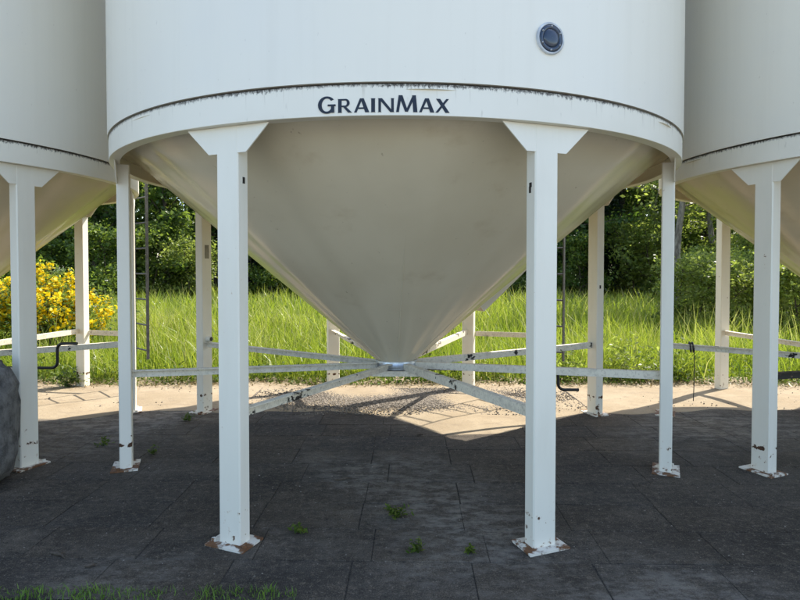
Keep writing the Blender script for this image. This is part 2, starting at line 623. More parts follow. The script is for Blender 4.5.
NG = 30000
P, F, T = stones(NG, lambda r_, n: np.clip(r_.normal(0.10, 0.75, n), -1.7, 2.0), lambda r_, n: 6.70 + np.clip(r_.normal(0, 0.27, n), -0.75, 0.5), 0.005, 0.015, np.full(NG, 0.014), 3)
tag(obj('gravel', np_mesh('gravel', P, F, T), M['gravel']), 'loose brown gravel spilled on the sunlit dirt behind the middle bin', 'gravel', kind='stuff')
P, F, T = stones(1100, lambda r_, n: r_.uniform(-7, 7, n), lambda r_, n: r_.uniform(6.2, 7.7, n), 0.004, 0.014, np.full(1100, 0.012), 8)
tag(obj('dirt_crumbs', np_mesh('dirt_crumbs', P, F, T), M['gravel']), 'small clods and pebbles scattered over the sunlit dirt strip', 'pebbles', kind='stuff')
P, F, T = stones(900, lambda r_, n: r_.uniform(-4.6, 4.6, n), lambda r_, n: r_.uniform(2.85, 6.2, n), 0.003, 0.008, np.full(900, -0.001), 5)
tag(obj('grit', np_mesh('grit', P, F, T), M['gravel']), 'fine grit and crumbs scattered over the shaded slabs', 'grit', kind='stuff')

# ------------------------------------------------------------------ grain bins
R_RING, R_WALL = 2.298, 2.306
Z_RB, Z_RT = 2.290, 2.447
LEG_W, LEG_T = 0.145, 0.088
LEG_OUT = 2.252
LEG_R = LEG_OUT - LEG_T / 2
BIN_H = 6.6

wall_mb = MB().lathe([(R_WALL, BIN_H), (R_WALL, 4.8), (R_WALL, 3.6), (R_WALL, Z_RT + 0.009)], 160).lathe([(R_WALL, Z_RT + 0.009), (2.27, Z_RT + 0.010)], 160)
wall_mesh = wall_mb.mesh('wall')
roof_mesh = MB().lathe([(R_WALL + 0.05, BIN_H - 0.05), (R_WALL + 0.05, BIN_H + 0.01), (0.36, BIN_H + 1.15), (0.36, BIN_H + 1.35), (0.34, BIN_H + 1.38), (0.001, BIN_H + 1.42)], 96).mesh('roof')
ledge_mesh = MB().lathe([(2.284, Z_RT - 0.02), (2.276, Z_RT - 0.002), (2.276, Z_RT + 0.03)], 128).mesh('ledge_gap')
ring_mb = MB()
for pr in ([(2.286, Z_RT), (R_RING - 0.002, Z_RT)], [(R_RING - 0.002, Z_RT), (R_RING, Z_RT - 0.002)], [(R_RING, Z_RT - 0.002), (R_RING, Z_RB + 0.002)],
           [(R_RING, Z_RB + 0.002), (R_RING - 0.002, Z_RB)], [(R_RING - 0.002, Z_RB), (2.225, Z_RB)], [(2.225, Z_RB), (2.225, Z_RB + 0.008)], [(2.225, Z_RB + 0.008), (2.286, Z_RB + 0.008)], [(2.286, Z_RB + 0.008), (2.286, Z_RT)]):
    ring_mb.lathe(pr, 160)
ring_mesh = ring_mb.mesh('ring')


def wob(a, r_):
    k = min(1, r_ / 2.0)
    return k * (0.012 * math.sin(8 * a + 1.0) + 0.009 * math.sin(16 * a) + 0.006 * math.sin(27 * a + 2 + r_) + 0.004 * math.sin(41 * a + r_ * 2))


prof = [(2.284, 2.42), (2.19, 2.405), (2.145, 2.365)]
for k in range(1, 13):
    t = k / 12
    prof.append((2.145 + (0.17 - 2.145) * t, 2.365 + (0.69 - 2.365) * t))
cone_mesh = MB().lathe(prof, 192, True, wob).mesh('cone')
seam_mb = MB()
for k in range(12):
    seam_mb.tube([(0, -(2.145 + (0.17 - 2.145) * t) - 0.001, 2.365 + (0.69 - 2.365) * t) for t in np.linspace(0.02, 0.98, 2)], 0.006, 5)
    break
seam_mesh = seam_mb.mesh('seam')
leg_mesh = MB().bbox(-LEG_W / 2, LEG_W / 2, -LEG_T / 2, LEG_T / 2, 0.012, Z_RB - 0.001, 0.007).mesh('leg')
gm = Matrix.Translation((0, -2.2422, 0)) @ Matrix.Rotation(PI / 2, 4, 'X')
gusset_mesh = MB().prism([(-0.125, 2.145), (0.125, 2.145), (0.275, 2.2885), (-0.275, 2.2885)], 0.0, 0.0085, gm).mesh('gusset')
# base plate with two anchor holes' bolts
plate_mesh = MB().box(-0.126, 0.126, -0.094, 0.094, 0.0, 0.011).mesh('base_plate')
bolt_mesh = MB().prism([(0.013 * math.cos(a * PI / 3), 0.013 * math.sin(a * PI / 3)) for a in range(6)], 0.0, 0.016, Matrix()).mesh('bolt')


def brace_mesh_for(L, z_leg, z_hub):
    """steel angle from leg inner face (y=-L) to the hub, along local y"""
    mb = MB()
    y0, y1 = -L, -0.13
    h, w, t = 0.058, 0.045, 0.006
    def bar(xa, xb, za, zb):
        v = [(xa, y0, z_leg + za), (xb, y0, z_leg + za), (xb, y1, z_hub + za), (xa, y1, z_hub + za),
             (xa, y0, z_leg + zb), (xb, y0, z_leg + zb), (xb, y1, z_hub + zb), (xa, y1, z_hub + zb)]
        mb.add(v, [(3, 2, 1, 0), (4, 5, 6, 7), (0, 1, 5, 4), (1, 2, 6, 5), (2, 3, 7, 6), (3, 0, 4, 7)])
    bar(-t / 2, t / 2, -h / 2, h / 2)
    bar(t / 2, w, h / 2 - t, h / 2)
    return mb.mesh('brace')


BR = brace_mesh_for(LEG_R - LEG_T / 2, 0.712, 0.652)
BRACE_MESHES = {}
for key in ('brace', 'brace_worn', 'brace_black'):
    m_ = BR.copy()
    m_.name = 'brace'
    m_.materials.clear()
    m_.materials.append(M[key])
    BRACE_MESHES[key] = m_


def slide_gate(parent, crank_h, x0):
    col = MB().lathe([(0.185, 0.70), (0.185, 0.64), (0.20, 0.64), (0.20, 0.628), (0.15, 0.628), (0.15, 0.66)], 40).build('outlet_collar', M['galv'], parent)
    hb = MB()
    for sx in (-1, 1):
        hb.box(sx * 0.20 - 0.012, sx * 0.20 + 0.012, -0.22, 0.22, 0.60, 0.6275)
    for sy in (-1, 1):
        hb.box(-0.205, 0.205, sy * 0.232 - 0.011, sy * 0.232 + 0.011, 0.585, 0.63)
    hb.build('gate_frame', M['brace'], parent)
    MB().box(-0.18, 0.18, -0.20, 0.215, 0.612, 0.618).build('slide_gate', M['galv'], parent)
    s = 1 if crank_h > 0 else -1
    cr = min(0.055, abs(crank_h) / 2)
    p = [(0.20, 0.03, 0.605), (x0, 0.03, 0.60)]
    ark = []
    for t in np.linspace(0, 1, 7):
        a = t * PI / 2
        ark.append((x0 + cr * math.sin(a), 0.03, 0.60 + s * cr * (1 - math.cos(a))))
    top = 0.60 + crank_h
    ark2 = []
    for t in np.linspace(0, 1, 7):
        a = t * PI / 2
        ark2.append((x0 + cr + cr * (1 - math.cos(a)), 0.03, top - s * cr * (1 - math.sin(a))))
    pts = p[:1] + [p[1]] + ark[1:] + ark2 + [(x0 + cr * 2 + 0.13, 0.03, top)]
    MB().tube(pts, 0.0135, 10).build('crank_handle', M['black'], parent)


def ladder(parent, ang, rr):
    """dark steel ladder standing off the wall; local frame: x tangential, y radial"""
    root = MB()
    z0, z1 = 0.42, BIN_H + 0.5
    a = R(ang)
    loc = (rr * math.sin(a), -rr * math.cos(a), 0)
    # rail
    L = obj('ladder', MB().box(-0.207, -0.193, -0.016, 0.016, z0, z1).box(0.193, 0.207, -0.016, 0.016, z0, z1).mesh('ladder'), M['steel'], parent, loc, a)
    rung = MB().tube([(-0.194, 0, 0), (0.194, 0, 0)], 0.010, 8).mesh('rung')
    rung.materials.append(M['steel'])
    z = z0 + 0.1
    while z < z1:
        obj('rung', rung, None, L, (0, 0, z))
        z += 0.305
    for z in (2.9, 4.4, 6.0):
        for sx in (-1, 1):
            MB().box(sx * 0.2 - 0.012, sx * 0.2 + 0.012, 0.016, rr - R_WALL + 0.006, z, z + 0.04).build('wall_bracket', M['steel'], L)
    return loc


def bar_between(p, q, h, t):
    p, q = Vector(p), Vector(q)
    d = (q - p)
    m = Matrix.Translation(p) @ d.to_track_quat('X', 'Z').to_matrix().to_4x4()
    return MB().box(0, d.length, -t / 2, t / 2, -h / 2, h / 2, m)


def glyphs():
    """letter strokes in mm, baseline y=0: list of letters, each a list of convex polygons"""
    def ell(cx, cy, ro, ri, a0, a1, n):
        out = []
        for i in range(n):
            A, B = R(a0 + (a1 - a0) * i / n), R(a0 + (a1 - a0) * (i + 1) / n)
            out.append([(cx + ri[0] * math.cos(A), cy + ri[1] * math.sin(A)), (cx + ro[0] * math.cos(A), cy + ro[1] * math.sin(A)),
                        (cx + ro[0] * math.cos(B), cy + ro[1] * math.sin(B)), (cx + ri[0] * math.cos(B), cy + ri[1] * math.sin(B))])
        return out
    def box(x0, x1, y0, y1):
        return [(x0, y0), (x1, y0), (x1, y1), (x0, y1)]
    def stem(xc, y0, y1, w):
        w += 3
        return [box(xc - w / 2, xc + w / 2, y0 + 2, y1 - 2), [(xc - w / 2 - 3, y0), (xc + w / 2 + 3, y0), (xc + w / 2, y0 + 2), (xc - w / 2, y0 + 2)],
                [(xc - w / 2, y1 - 2), (xc + w / 2, y1 - 2), (xc + w / 2 + 3, y1), (xc - w / 2 - 3, y1)]]
    def diag(x0, y0, x1, y1, w):
        return [(x0 - w / 2, y0), (x0 + w / 2, y0), (x1 + w / 2, y1), (x1 - w / 2, y1)]
    sc = 69
    L = []
    L.append(ell(123, 41, (46, 43.5), (27, 33), 38, 326, 26) + [box(145, 161, 2, 38), box(128, 168, 35, 43)])
    L.append(stem(190, 0, sc, 15) + [box(197, 218, 61, 69), box(197, 218, 28, 36)] + ell(218, 48.5, (22, 20.5), (8, 12.5), -90, 90, 10) + [[(206, 29), (222, 29), (252, 0), (232, 0)]])
    def A(x):
        return [[(x, 0), (x + 13, 0), (x + 43, sc + 1), (x + 30, sc + 1)], [(x + 56, 0), (x + 77, 0), (x + 49, sc + 1), (x + 32, sc + 1)], box(x + 16, x + 62, 17, 25)]
    L.append(A(262))
    L.append(stem(358, 0, sc, 16))
    L.append(stem(391, 0, sc, 10) + stem(455, 0, sc, 10) + [[(444, 0), (460, 0), (403, sc), (384, sc)]])
    L.append([[(473, 0), (487, 0), (501, 84), (486, 84)], [(519, 2), (532, 2), (571, 84), (556, 84)], [(518, 2), (533, 2), (505, 84), (486, 84)], [(559, 0), (580, 0), (572, 84), (553, 84)]])
    L.append(A(588))
    L.append([diag(732, 0, 684, sc, 21), diag(677, 0, 732, sc, 14)])
    return L


def lettering(ring, ang0, z0):
    for polys in glyphs():
        mb = MB()
        for j, poly in enumerate(polys):
            r0, r1 = R_RING - 0.002, R_RING + 0.0016 + 0.00012 * j
            n = len(poly)
            def P(q, rr):
                a = ang0 + (q[0] - 409) * 0.001 / R_RING
                return (rr * math.sin(a), -rr * math.cos(a), z0 + q[1] * 0.001)
            v = [P(q, r0) for q in poly] + [P(q, r1) for q in poly]
            f = [(i, (i + 1) % n, n + (i + 1) % n, n + i) for i in range(n)] + [tuple(range(n, 2 * n))]
            mb.add(v, f)
        mb.build('letter', M['letter'], ring)


def sight_glass(parent, ang, z):
    a = R(ang)
    m = Matrix.Rotation(a, 4, 'Z') @ Matrix.Translation((0, -R_WALL, z)) @ Matrix.Rotation(PI / 2, 4, 'X')
    def disc(prof, n=40):
        mb = MB().lathe(prof, n)
        mb.v = [tuple(m @ Vector(p)) for p in mb.v]
        return mb
    g = disc([(0.083, -0.01), (0.083, 0.010), (0.074, 0.014), (0.070, 0.010)]).build('sight_glass', M['rim'], parent)
    disc([(0.071, -0.01), (0.071, 0.013), (0.050, 0.016), (0.048, 0.011)]).build('flange', M['lens'], g)
    disc([(0.049, 0.010), (0.046, 0.016), (0.034, 0.020), (0.015, 0.022), (0.0005, 0.0222)]).build('dome', M['lens'], g)
    for k in range(6):
        b = 2 * PI * k / 6 + 0.5
        mb = MB().lathe([(0.0052, 0.0), (0.0052, 0.006), (0.0005, 0.008)], 8)
        mb.v = [tuple(m @ (Vector((0.061 * math.cos(b), 0.061 * math.sin(b), 0.0125)) + Vector(p))) for p in mb.v]
        mb.build('bolt', M['bolt'], g)


def grain_bin(cx, cy, label, crank_h, crank_x, lad_ang, lad_r, middle=False, worn=(), black=()):
    root = thing('grain_bin', label, 'grain bin', (cx, cy, 0), PADROT, 'row of white hopper bottom grain bins')
    obj('wall', wall_mesh, M['wall'], root)
    obj('roof', roof_mesh, M['wall'], root)
    rg = obj('ring', ring_mesh, M['ring'], root)
    obj('ledge_gap', ledge_mesh, M['grime'], rg)
    cone = obj('cone', cone_mesh, M['cone'], root)
    for k in range(8):
        obj('seam', seam_mesh, M['cone'], cone, (0, 0, 0), R(45 * k + 4))
    for k in range(8):
        th = R(22.5 + 45 * k)
        lg = obj('leg', leg_mesh, M['leg'], root, (LEG_R * math.sin(th), -LEG_R * math.cos(th), 0), th)
        gs = obj('gusset', gusset_mesh, M['gusset'], lg, (0, LEG_R, 0), 0)
        pl = obj('base_plate', plate_mesh, M['plate'], lg, (0, -0.005, 0.001), rnd.uniform(-0.05, 0.05))
        for sx in (-1, 1):
            obj('bolt', bolt_mesh, M['plate'], lg, (sx * 0.105, rnd.choice((-0.05, 0.05)), 0.011), rnd.uniform(0, 1))
        key = 'brace_black' if k in black else 'brace_worn' if k in worn else 'brace'
        obj('brace', BRACE_MESHES[key], None, root, (0, 0, 0), th)
    slide_gate(root, crank_h, crank_x)
    lp = ladder(root, lad_ang, lad_r)
    # bracket bar from the rear right leg to the foot of the ladder
    th = R(22.5 + 45 * 3)
    p = (LEG_R * math.sin(th) + 0.085, -LEG_R * math.cos(th) + 0.005, 0.69)
    a = R(lad_ang)
    q = (lp[0] + 0.24 * math.cos(a) * -1, lp[1] - 0.24 * math.sin(a), 0.66)
    q = (lp[0] + 0.225 * math.cos(a) - 0.035 * math.sin(a), lp[1] + 0.225 * math.sin(a) + 0.035 * math.cos(a), 0.69)
    bar_between(p, q, 0.06, 0.008).build('ladder_bracket', M['brace_worn'], root)
    if middle:
        lettering(rg, -0.022 + 0.0202, 2.306)
        sight_glass(root, 20.7 + 1.16, 2.722)
        # access hatch low on the far right of the cone
        a = R(112)
        hm = Matrix.Rotation(a, 4, 'Z') @ Matrix.Translation((0, -0.98, 1.335)) @ Matrix.Rotation(R(-40), 4, 'X')
        h = MB().box(-0.22, 0.22, -0.30, 0.30, -0.03, 0.035, hm).build('access_hatch', M['cone'], cone)
    return root


b_mid = grain_bin(-0.015 * U, 2.385 * U, 'white hopper bin in the middle with GrainMax lettering on its ring', -0.18, 1.40, 135 - 0.5, 2.47, True, worn=(0, 2, 3, 4, 7), black=())
b_left = grain_bin(-2.222 * U, 2.43 * U, 'white hopper bin at the left edge, beside the yellow flowering shrub', 0.225, 1.70, 135 + 1, 2.47, worn=(2,))
b_right = grain_bin(2.17 * U, 2.34 * U, 'white hopper bin at the right edge with one blackened brace', 0.2, 1.5, 133, 2.47, worn=(5,), black=(6,))

# small things on the middle bin's legs: label plate, pipe stub, holes
def leg_of(b, k):
    return [c for c in b.children if c.name.split('.')[0] == 'leg'][k]


lg = leg_of(b_mid, 5)                       # rear left
MB().box(-0.03, 0.03, LEG_T / 2, LEG_T / 2 + 0.003, 1.61, 1.75).build('label_plate', M['tag'], lg)
MB().box(-LEG_W / 2 - 0.003, -LEG_W / 2 + 0.001, -0.010, 0.010, 1.96, 1.985).build('slot', M['black'], leg_of(b_mid, 0))
for k, zz in ((7, 1.985), (2, 1.30), (0, 1.93)):
    sx = 1 if k == 7 else -1
    MB().box(sx * (LEG_W / 2) - 0.002, sx * (LEG_W / 2) + 0.002, -0.004, 0.014, zz, zz + 0.035).build('slot', M['black'], leg_of(b_mid, k))
MB().tube([(0, LEG_T / 2, 0.77), (0, LEG_T / 2 + 0.05, 0.77)], 0.028, 14).build('pipe_stub', M['leg'], leg_of(b_mid, 5))
MB().tube([(0, LEG_T / 2 + 0.0503, 0.77), (0, LEG_T / 2 + 0.054, 0.77)], 0.022, 14).build('pipe_mouth', M['black'], leg_of(b_mid, 5))


# ------------------------------------------------------------------ vegetation helpers
def leaf_mesh_arrays(cen, nrm_up, size, r_, ratio=0.55, fold=0.25):
    """one folded 4-corner leaf per centre; returns verts, flat faces, totals"""
    n = len(cen)
    d = r_.normal(size=(n, 3))
    d[:, 2] = d[:, 2] * 0.6 - 0.15
    d /= np.linalg.norm(d, axis=1, keepdims=True)
    up = r_.normal(size=(n, 3)) * (1 - nrm_up) + np.array([0, 0, 1.0]) * nrm_up
    s = np.cross(d, up)
    s /= np.linalg.norm(s, axis=1, keepdims=True) + 1e-9
    u = np.cross(s, d)
    L = size[:, None]
    base = cen - d * L * 0.5
    tip = cen + d * L * 0.5
    m = cen + d * L * -0.05
    lf = m + s * L * ratio * 0.5 + u * L * fold * 0.3
    rt = m - s * L * ratio * 0.5 + u * L * fold * 0.3
    V = np.stack([base, rt, tip, lf], 1).reshape(-1, 3)
    F = np.arange(n * 4)
    return V, F, np.full(n, 4)


def leaf_mesh(name, cen, size, seed, up=0.5, ratio=0.55, tint=None):
    r_ = np.random.default_rng(seed)
    V, F, T = leaf_mesh_arrays(cen, up, size, r_, ratio)
    a = np.repeat(r_.uniform(0, 1, len(cen)) if tint is None else tint, 4)
    return np_mesh(name, V, F, T, a)


def blade_mesh(name, x, y, z, h, w, lean, seed, clump_tint=None, tip=True):
    r_ = np.random.default_rng(seed)
    n = len(x)
    a = r_.uniform(0, 2 * PI, n)
    dx, dy = np.cos(a), np.sin(a)
    b = r_.uniform(0, 2 * PI, n)
    wx, wy = np.cos(b) * w * 0.5, np.sin(b) * w * 0.5
    P = np.zeros((n, 5, 3))
    for i, (t, lw) in enumerate(((0, 1), (0, -1), (0.55, -0.8), (0.55, 0.8), (1.0, 0))):
        bend = lean * h * t ** 2
        P[:, i, 0] = x + dx * bend + wx * lw
        P[:, i, 1] = y + dy * bend + wy * lw
        P[:, i, 2] = z + h * t * (1 - 0.35 * lean * t)
    base = 5 * np.arange(n)[:, None]
    F = np.concatenate([base + np.array([[0, 1, 2, 3]]), base + np.array([[3, 2, 4]])], 1).reshape(-1)
    T = np.tile([4, 3], n)
    t = r_.uniform(0, 1, n) if clump_tint is None else np.clip(clump_tint + r_.normal(0, 0.18, n), 0, 1)
    return np_mesh(name, P.reshape(-1, 3), F, T, np.repeat(t, 5))


def vnoise(x, y, s, seed):
    """cheap smooth value noise 0..1"""
    r_ = np.random.default_rng(seed)
    G = r_.uniform(0, 1, (128, 128))
    fx, fy = x / s + 64, y / s + 64
    ix, iy = np.floor(fx).astype(int), np.floor(fy).astype(int)
    tx, ty = fx - ix, fy - iy
    tx, ty = tx * tx * (3 - 2 * tx), ty * ty * (3 - 2 * ty)
    g = lambda i, j: G[i % 128, j % 128]
    return (g(ix, iy) * (1 - tx) + g(ix + 1, iy) * tx) * (1 - ty) + (g(ix, iy + 1) * (1 - tx) + g(ix + 1, iy + 1) * tx) * ty


# tall grass field behind the pad
def field(n, y0, y1, hw0, hw1, hmin, hmax, wmin, wmax, seed):
    r_ = np.random.default_rng(seed)
    t = r_.uniform(0, 1, n)
    y = y0 + (y1 - y0) * t
    x = r_.uniform(-1, 1, n) * (hw0 + (hw1 - hw0) * t)
    cl = vnoise(x, y, 0.55, seed + 1)
    big = vnoise(x, y, 2.4, seed + 2)
    keep = r_.uniform(0, 1, n) < 0.12 + 0.88 * cl
    x, y, cl, big = x[keep], y[keep], cl[keep], big[keep]
    n = len(x)
    h = (hmin + (hmax - hmin) * r_.uniform(0, 1, n) ** 1.3) * (0.55 + 0.62 * cl) * (0.8 + 0.35 * big)
    return x, y, h, r_.uniform(wmin, wmax, n), r_.uniform(0.12, 0.75, n), np.clip(-0.05 + 0.75 * cl + 0.3 * big + r_.normal(0, 0.15, n), 0, 1)


parts = [field(50000, 7.62, 10.5, 9, 11, 0.30, 0.78, 0.009, 0.018, 21),
         field(44000, 10.5, 15.0, 11, 16, 0.45, 0.88, 0.014, 0.028, 22),
         field(36000, 15.0, 24.5, 16, 25, 0.55, 1.0, 0.024, 0.046, 23)]
X, Y, Hh, W, Ln, Tt = [np.concatenate(a) for a in zip(*parts)]
rs = np.random.default_rng(77)
ns = 2600
ys = rs.uniform(7.9, 22, ns)
xs = rs.uniform(-1, 1, ns) * ys
stalk = (xs, ys, rs.uniform(0.75, 1.1, ns), 0.003 + 0.0007 * ys, rs.uniform(0.05, 0.4, ns), np.full(ns, 1.0))
X, Y, Hh, W, Ln, Tt = [np.concatenate(a) for a in zip((X, Y, Hh, W, Ln, Tt), stalk)]
shrubc = ((-5.95, 9.9, 0.95), (-7.4, 10.4, 0.7))
k = np.ones(len(X), bool)
for sx, sy, sr in shrubc:
    k &= ((X - sx) ** 2 + (Y - sy) ** 2) > (sr * 0.75) ** 2
X, Y, Hh, W, Ln, Tt = X[k], Y[k], Hh[k], W[k], Ln[k], Tt[k]
go = obj('tall_grass', blade_mesh('tall_grass', X, Y, np.full(len(X), -0.056), Hh, W, Ln, 31, Tt), M['grass'])
tag(go, 'tall bright green grass filling the field behind the bins', 'grass', kind='stuff')

# low leafy edge along the back of the pad
r_ = np.random.default_rng(41)
n = 9000
x = r_.uniform(-9, 9, n)
y = 7.43 + 0.07 * np.sin(x * 2.3) + 0.04 * np.sin(x * 6.1) + np.abs(r_.normal(0, 0.26, n))
z = np.abs(r_.normal(0, 0.14, n)) * (0.4 + vnoise(x, y, 0.5, 5)) * np.clip((y - 7.3) * 3, 0.15, 1.2)
cen = np.stack([x, y, z], 1)
tag(obj('weedy_edge', leaf_mesh('weedy_edge', cen, r_.uniform(0.03, 0.075, n), 42, 0.6), M['weed']), 'low leafy weeds along the back edge of the pad', 'weeds', kind='stuff')
n = 3500
x = r_.uniform(-9, 9, n)
y = 7.43 + 0.07 * np.sin(x * 2.3) + r_.normal(0, 0.11, n)
cen = np.stack([x, y, 0.03 + np.abs(r_.normal(0, 0.012, n))], 1)
tag(obj('dry_litter', leaf_mesh('dry_litter', cen, r_.uniform(0.025, 0.06, n), 43, 0.9, 0.35), M['litter']), 'dry straw and dead leaves where dirt meets grass', 'litter', kind='stuff')

# short lawn in front of the pad, creeping over its left front corner
r_ = np.random.default_rng(51)
n = 34000
x = r_.uniform(-5, 5, n)
lim = np.where(x < -0.48, 2.735, 2.58)
y = lim + r_.normal(0, 0.012, n) - r_.uniform(0, 1, n) ** 1.5 * 2.0
cl = vnoise(x, y * 0.6, 0.09, 52) * 0.65 + vnoise(x, y, 0.4, 53) * 0.35
gapm = np.where((np.abs(x + 1.03) < 0.10) | (np.abs(x + 1.55) < 0.05), 0.25, 1)
keep = (r_.uniform(0, 1, n) < (cl * gapm) ** 1.1 * 2.6)
h = r_.uniform(0.02, 0.05, n) * (0.3 + 1.1 * cl)
zz = np.where(y > PAD_Y0 - 0.01, -0.004, -0.056)
tag(obj('lawn_grass', blade_mesh('lawn_grass', x[keep], y[keep], zz[keep], (h + np.where(zz < -0.01, 0.04, 0))[keep], r_.uniform(0.003, 0.006, n)[keep], r_.uniform(0.2, 0.9, n)[keep], 54), M['lawn']),
    'short green grass along the front edge of the pad', 'grass', kind='stuff')


# ---- weeds growing in the joints
def weed_plant(label, x, y, w, h, n, seed, mat='weed', leaf=0.035, group='weeds in the pad joints', z=0.0):
    r_ = np.random.default_rng(seed)
    root = thing('weed', label, 'weed', (x, y, z), 0, group)
    st = MB()
    cs = []
    for k in range(max(5, n // 9)):
        a = r_.uniform(0, 2 * PI)
        e = r_.uniform(0.15, 1.0)
        p1 = np.array([math.cos(a) * w * 0.5 * e, math.sin(a) * w * 0.5 * e, h * r_.uniform(0.35, 1.0) * (1.15 - 0.6 * e)])
        st.tube([(0, 0, -0.004), tuple(p1 * np.array([0.45, 0.45, 0.65])), tuple(p1)], [0.0018, 0.0014, 0.0008], 4, False)
        for q in range(9):
            t = r_.uniform(0.3, 1.05)
            cs.append(p1 * np.array([t, t, t ** 0.8]) + r_.normal(0, leaf * 0.35, 3))
    cs = np.array(cs)
    cs[:, 2] = np.maximum(cs[:, 2], 0.006 + leaf * 0.2)
    me = leaf_mesh('leaves', cs, r_.uniform(leaf * 0.6, leaf * 1.2, len(cs)), seed + 1, 0.7, 0.45)
    obj('leaves', me, M[mat], root)
    st.build('stems', M[mat], root)
    return root


def gp(px, py):
    """where a ground point of the photograph lies on the pad"""
    d = 0.701 * 586 / (py - 265) * U
    return (px - 400) / 586 * d, d


for i, (px, py, w, h, n, lab) in enumerate((
        (398, 520, 0.22, 0.085, 130, 'largest green weed in the slab joint midway between the front legs'),
        (419, 556, 0.13, 0.11, 60, 'upright green weed nearest the camera, between the front legs'),
        (297, 535, 0.12, 0.05, 45, 'small flat olive weed just right of the left front leg'),
        (471, 556, 0.035, 0.022, 9, 'tiny sprout just left of the right front leg'),
        (188, 421, 0.26, 0.10, 80, 'straggly weed beside the foot of the rear left leg of the middle bin'),
        (101, 447, 0.20, 0.07, 60, 'sparse weed growing behind the left side leg of the middle bin'),
        (152, 456, 0.14, 0.05, 30, 'thin weed just right of the left side leg of the middle bin'))):
    x, y = gp(px, py)
    weed_plant(lab, x, y, w, h, n, 60 + i * 3)
x, y = gp(62, 391)
weed_plant('bushy dark weed at the foot of the sunlit left leg by the grass', x, y + 0.1, 0.55, 0.34, 260, 95, 'leaf_mid', 0.06, None, 0.015)
x, y = gp(690, 386)
weed_plant('pale leafy weed at the pad edge between right leg and sunlit post', x, y + 0.35, 0.9, 0.62, 420, 97, 'weed', 0.07, None, -0.03)
x, y = gp(640, 388)
weed_plant('tall bright weed at the pad edge just left of right side leg', x, y + 0.4, 0.8, 0.75, 420, 98, 'leaf_pale', 0.075, None, -0.03)
x, y = gp(575, 388)
weed_plant('greyish weed with narrow leaves behind the bent crank handle', x, y + 0.4, 0.7, 0.6, 300, 99, 'leaf_pale', 0.075, None, -0.03)

# twigs lying on the slabs
for i, (px, py, L, a, lab) in enumerate(((343, 482, 0.13, 0.3, 'crooked dark twig on the slabs left of the big weed'), (54, 560, 0.12, -0.5, 'thin dark twig on the slabs near the left front grass'),
                                         (86, 571, 0.05, 0.1, 'small dark wood chip on the slabs near the front grass'), (420, 437, 0.07, 0.2, 'short dark twig at the edge of the sunlit dirt'))):
    x, y = gp(px, py)
    ca, sa = math.cos(a), math.sin(a)
    pts = [(-L / 2 * ca, -L / 2 * sa, 0.008), (-L * 0.1 * ca + 0.012, -L * 0.1 * sa - 0.01, 0.015), (L * 0.2 * ca, L * 0.2 * sa + 0.008, 0.011), (L / 2 * ca, L / 2 * sa, 0.007)]
    tw = MB().tube(pts, [0.006, 0.008, 0.006, 0.003], 6)
    tw.tube([pts[1], (pts[1][0] + 0.02, pts[1][1] + 0.03, 0.012)], [0.004, 0.002], 5)
    tag(tw.build('twig', M['bark'], None, (x, y, 0.0)), lab, 'twig', 'twigs on the pad')

# ------------------------------------------------------------------ boulder at the left edge
import mathutils.noise as mn
v, f = [], []
n1, n2 = 40, 28
for i in range(n2 + 1):
    ph = PI * i / n2
    for k in range(n1):
        a = 2 * PI * k / n1
        d = Vector((math.sin(ph) * math.cos(a), math.sin(ph) * math.sin(a), math.cos(ph)))
        e = 0.55
        q = Vector((math.copysign(abs(d.x) ** e, d.x) * 0.40, math.copysign(abs(d.y) ** e, d.y) * 0.30, math.copysign(abs(d.z) ** 0.6, d.z) * 0.50))
        s = 1 + 0.13 * mn.noise(d * 1.6 + Vector((3, 1, 2))) + 0.06 * mn.noise(d * 4.5) + 0.025 * mn.noise(d * 12)
        q *= s
        q.x += 0.02 * q.z
        q.z = max(q.z, -0.42)
        v.append((q.x, q.y, q.z + 0.42))
for i in range(n2):
    for k in range(n1):
        f.append((i * n1 + k, (i + 1) * n1 + k, (i + 1) * n1 + (k + 1) % n1, i * n1 + (k + 1) % n1))
me = bpy.data.meshes.new('boulder')
me.from_pydata(v, [], f)
me.polygons.foreach_set('use_smooth', [True] * len(f))
tag(obj('boulder', me, M['rock'], None, (-3.13, 4.02, 0.0), 0.1), 'rough dark grey boulder standing at the left edge before the white leg', 'boulder')


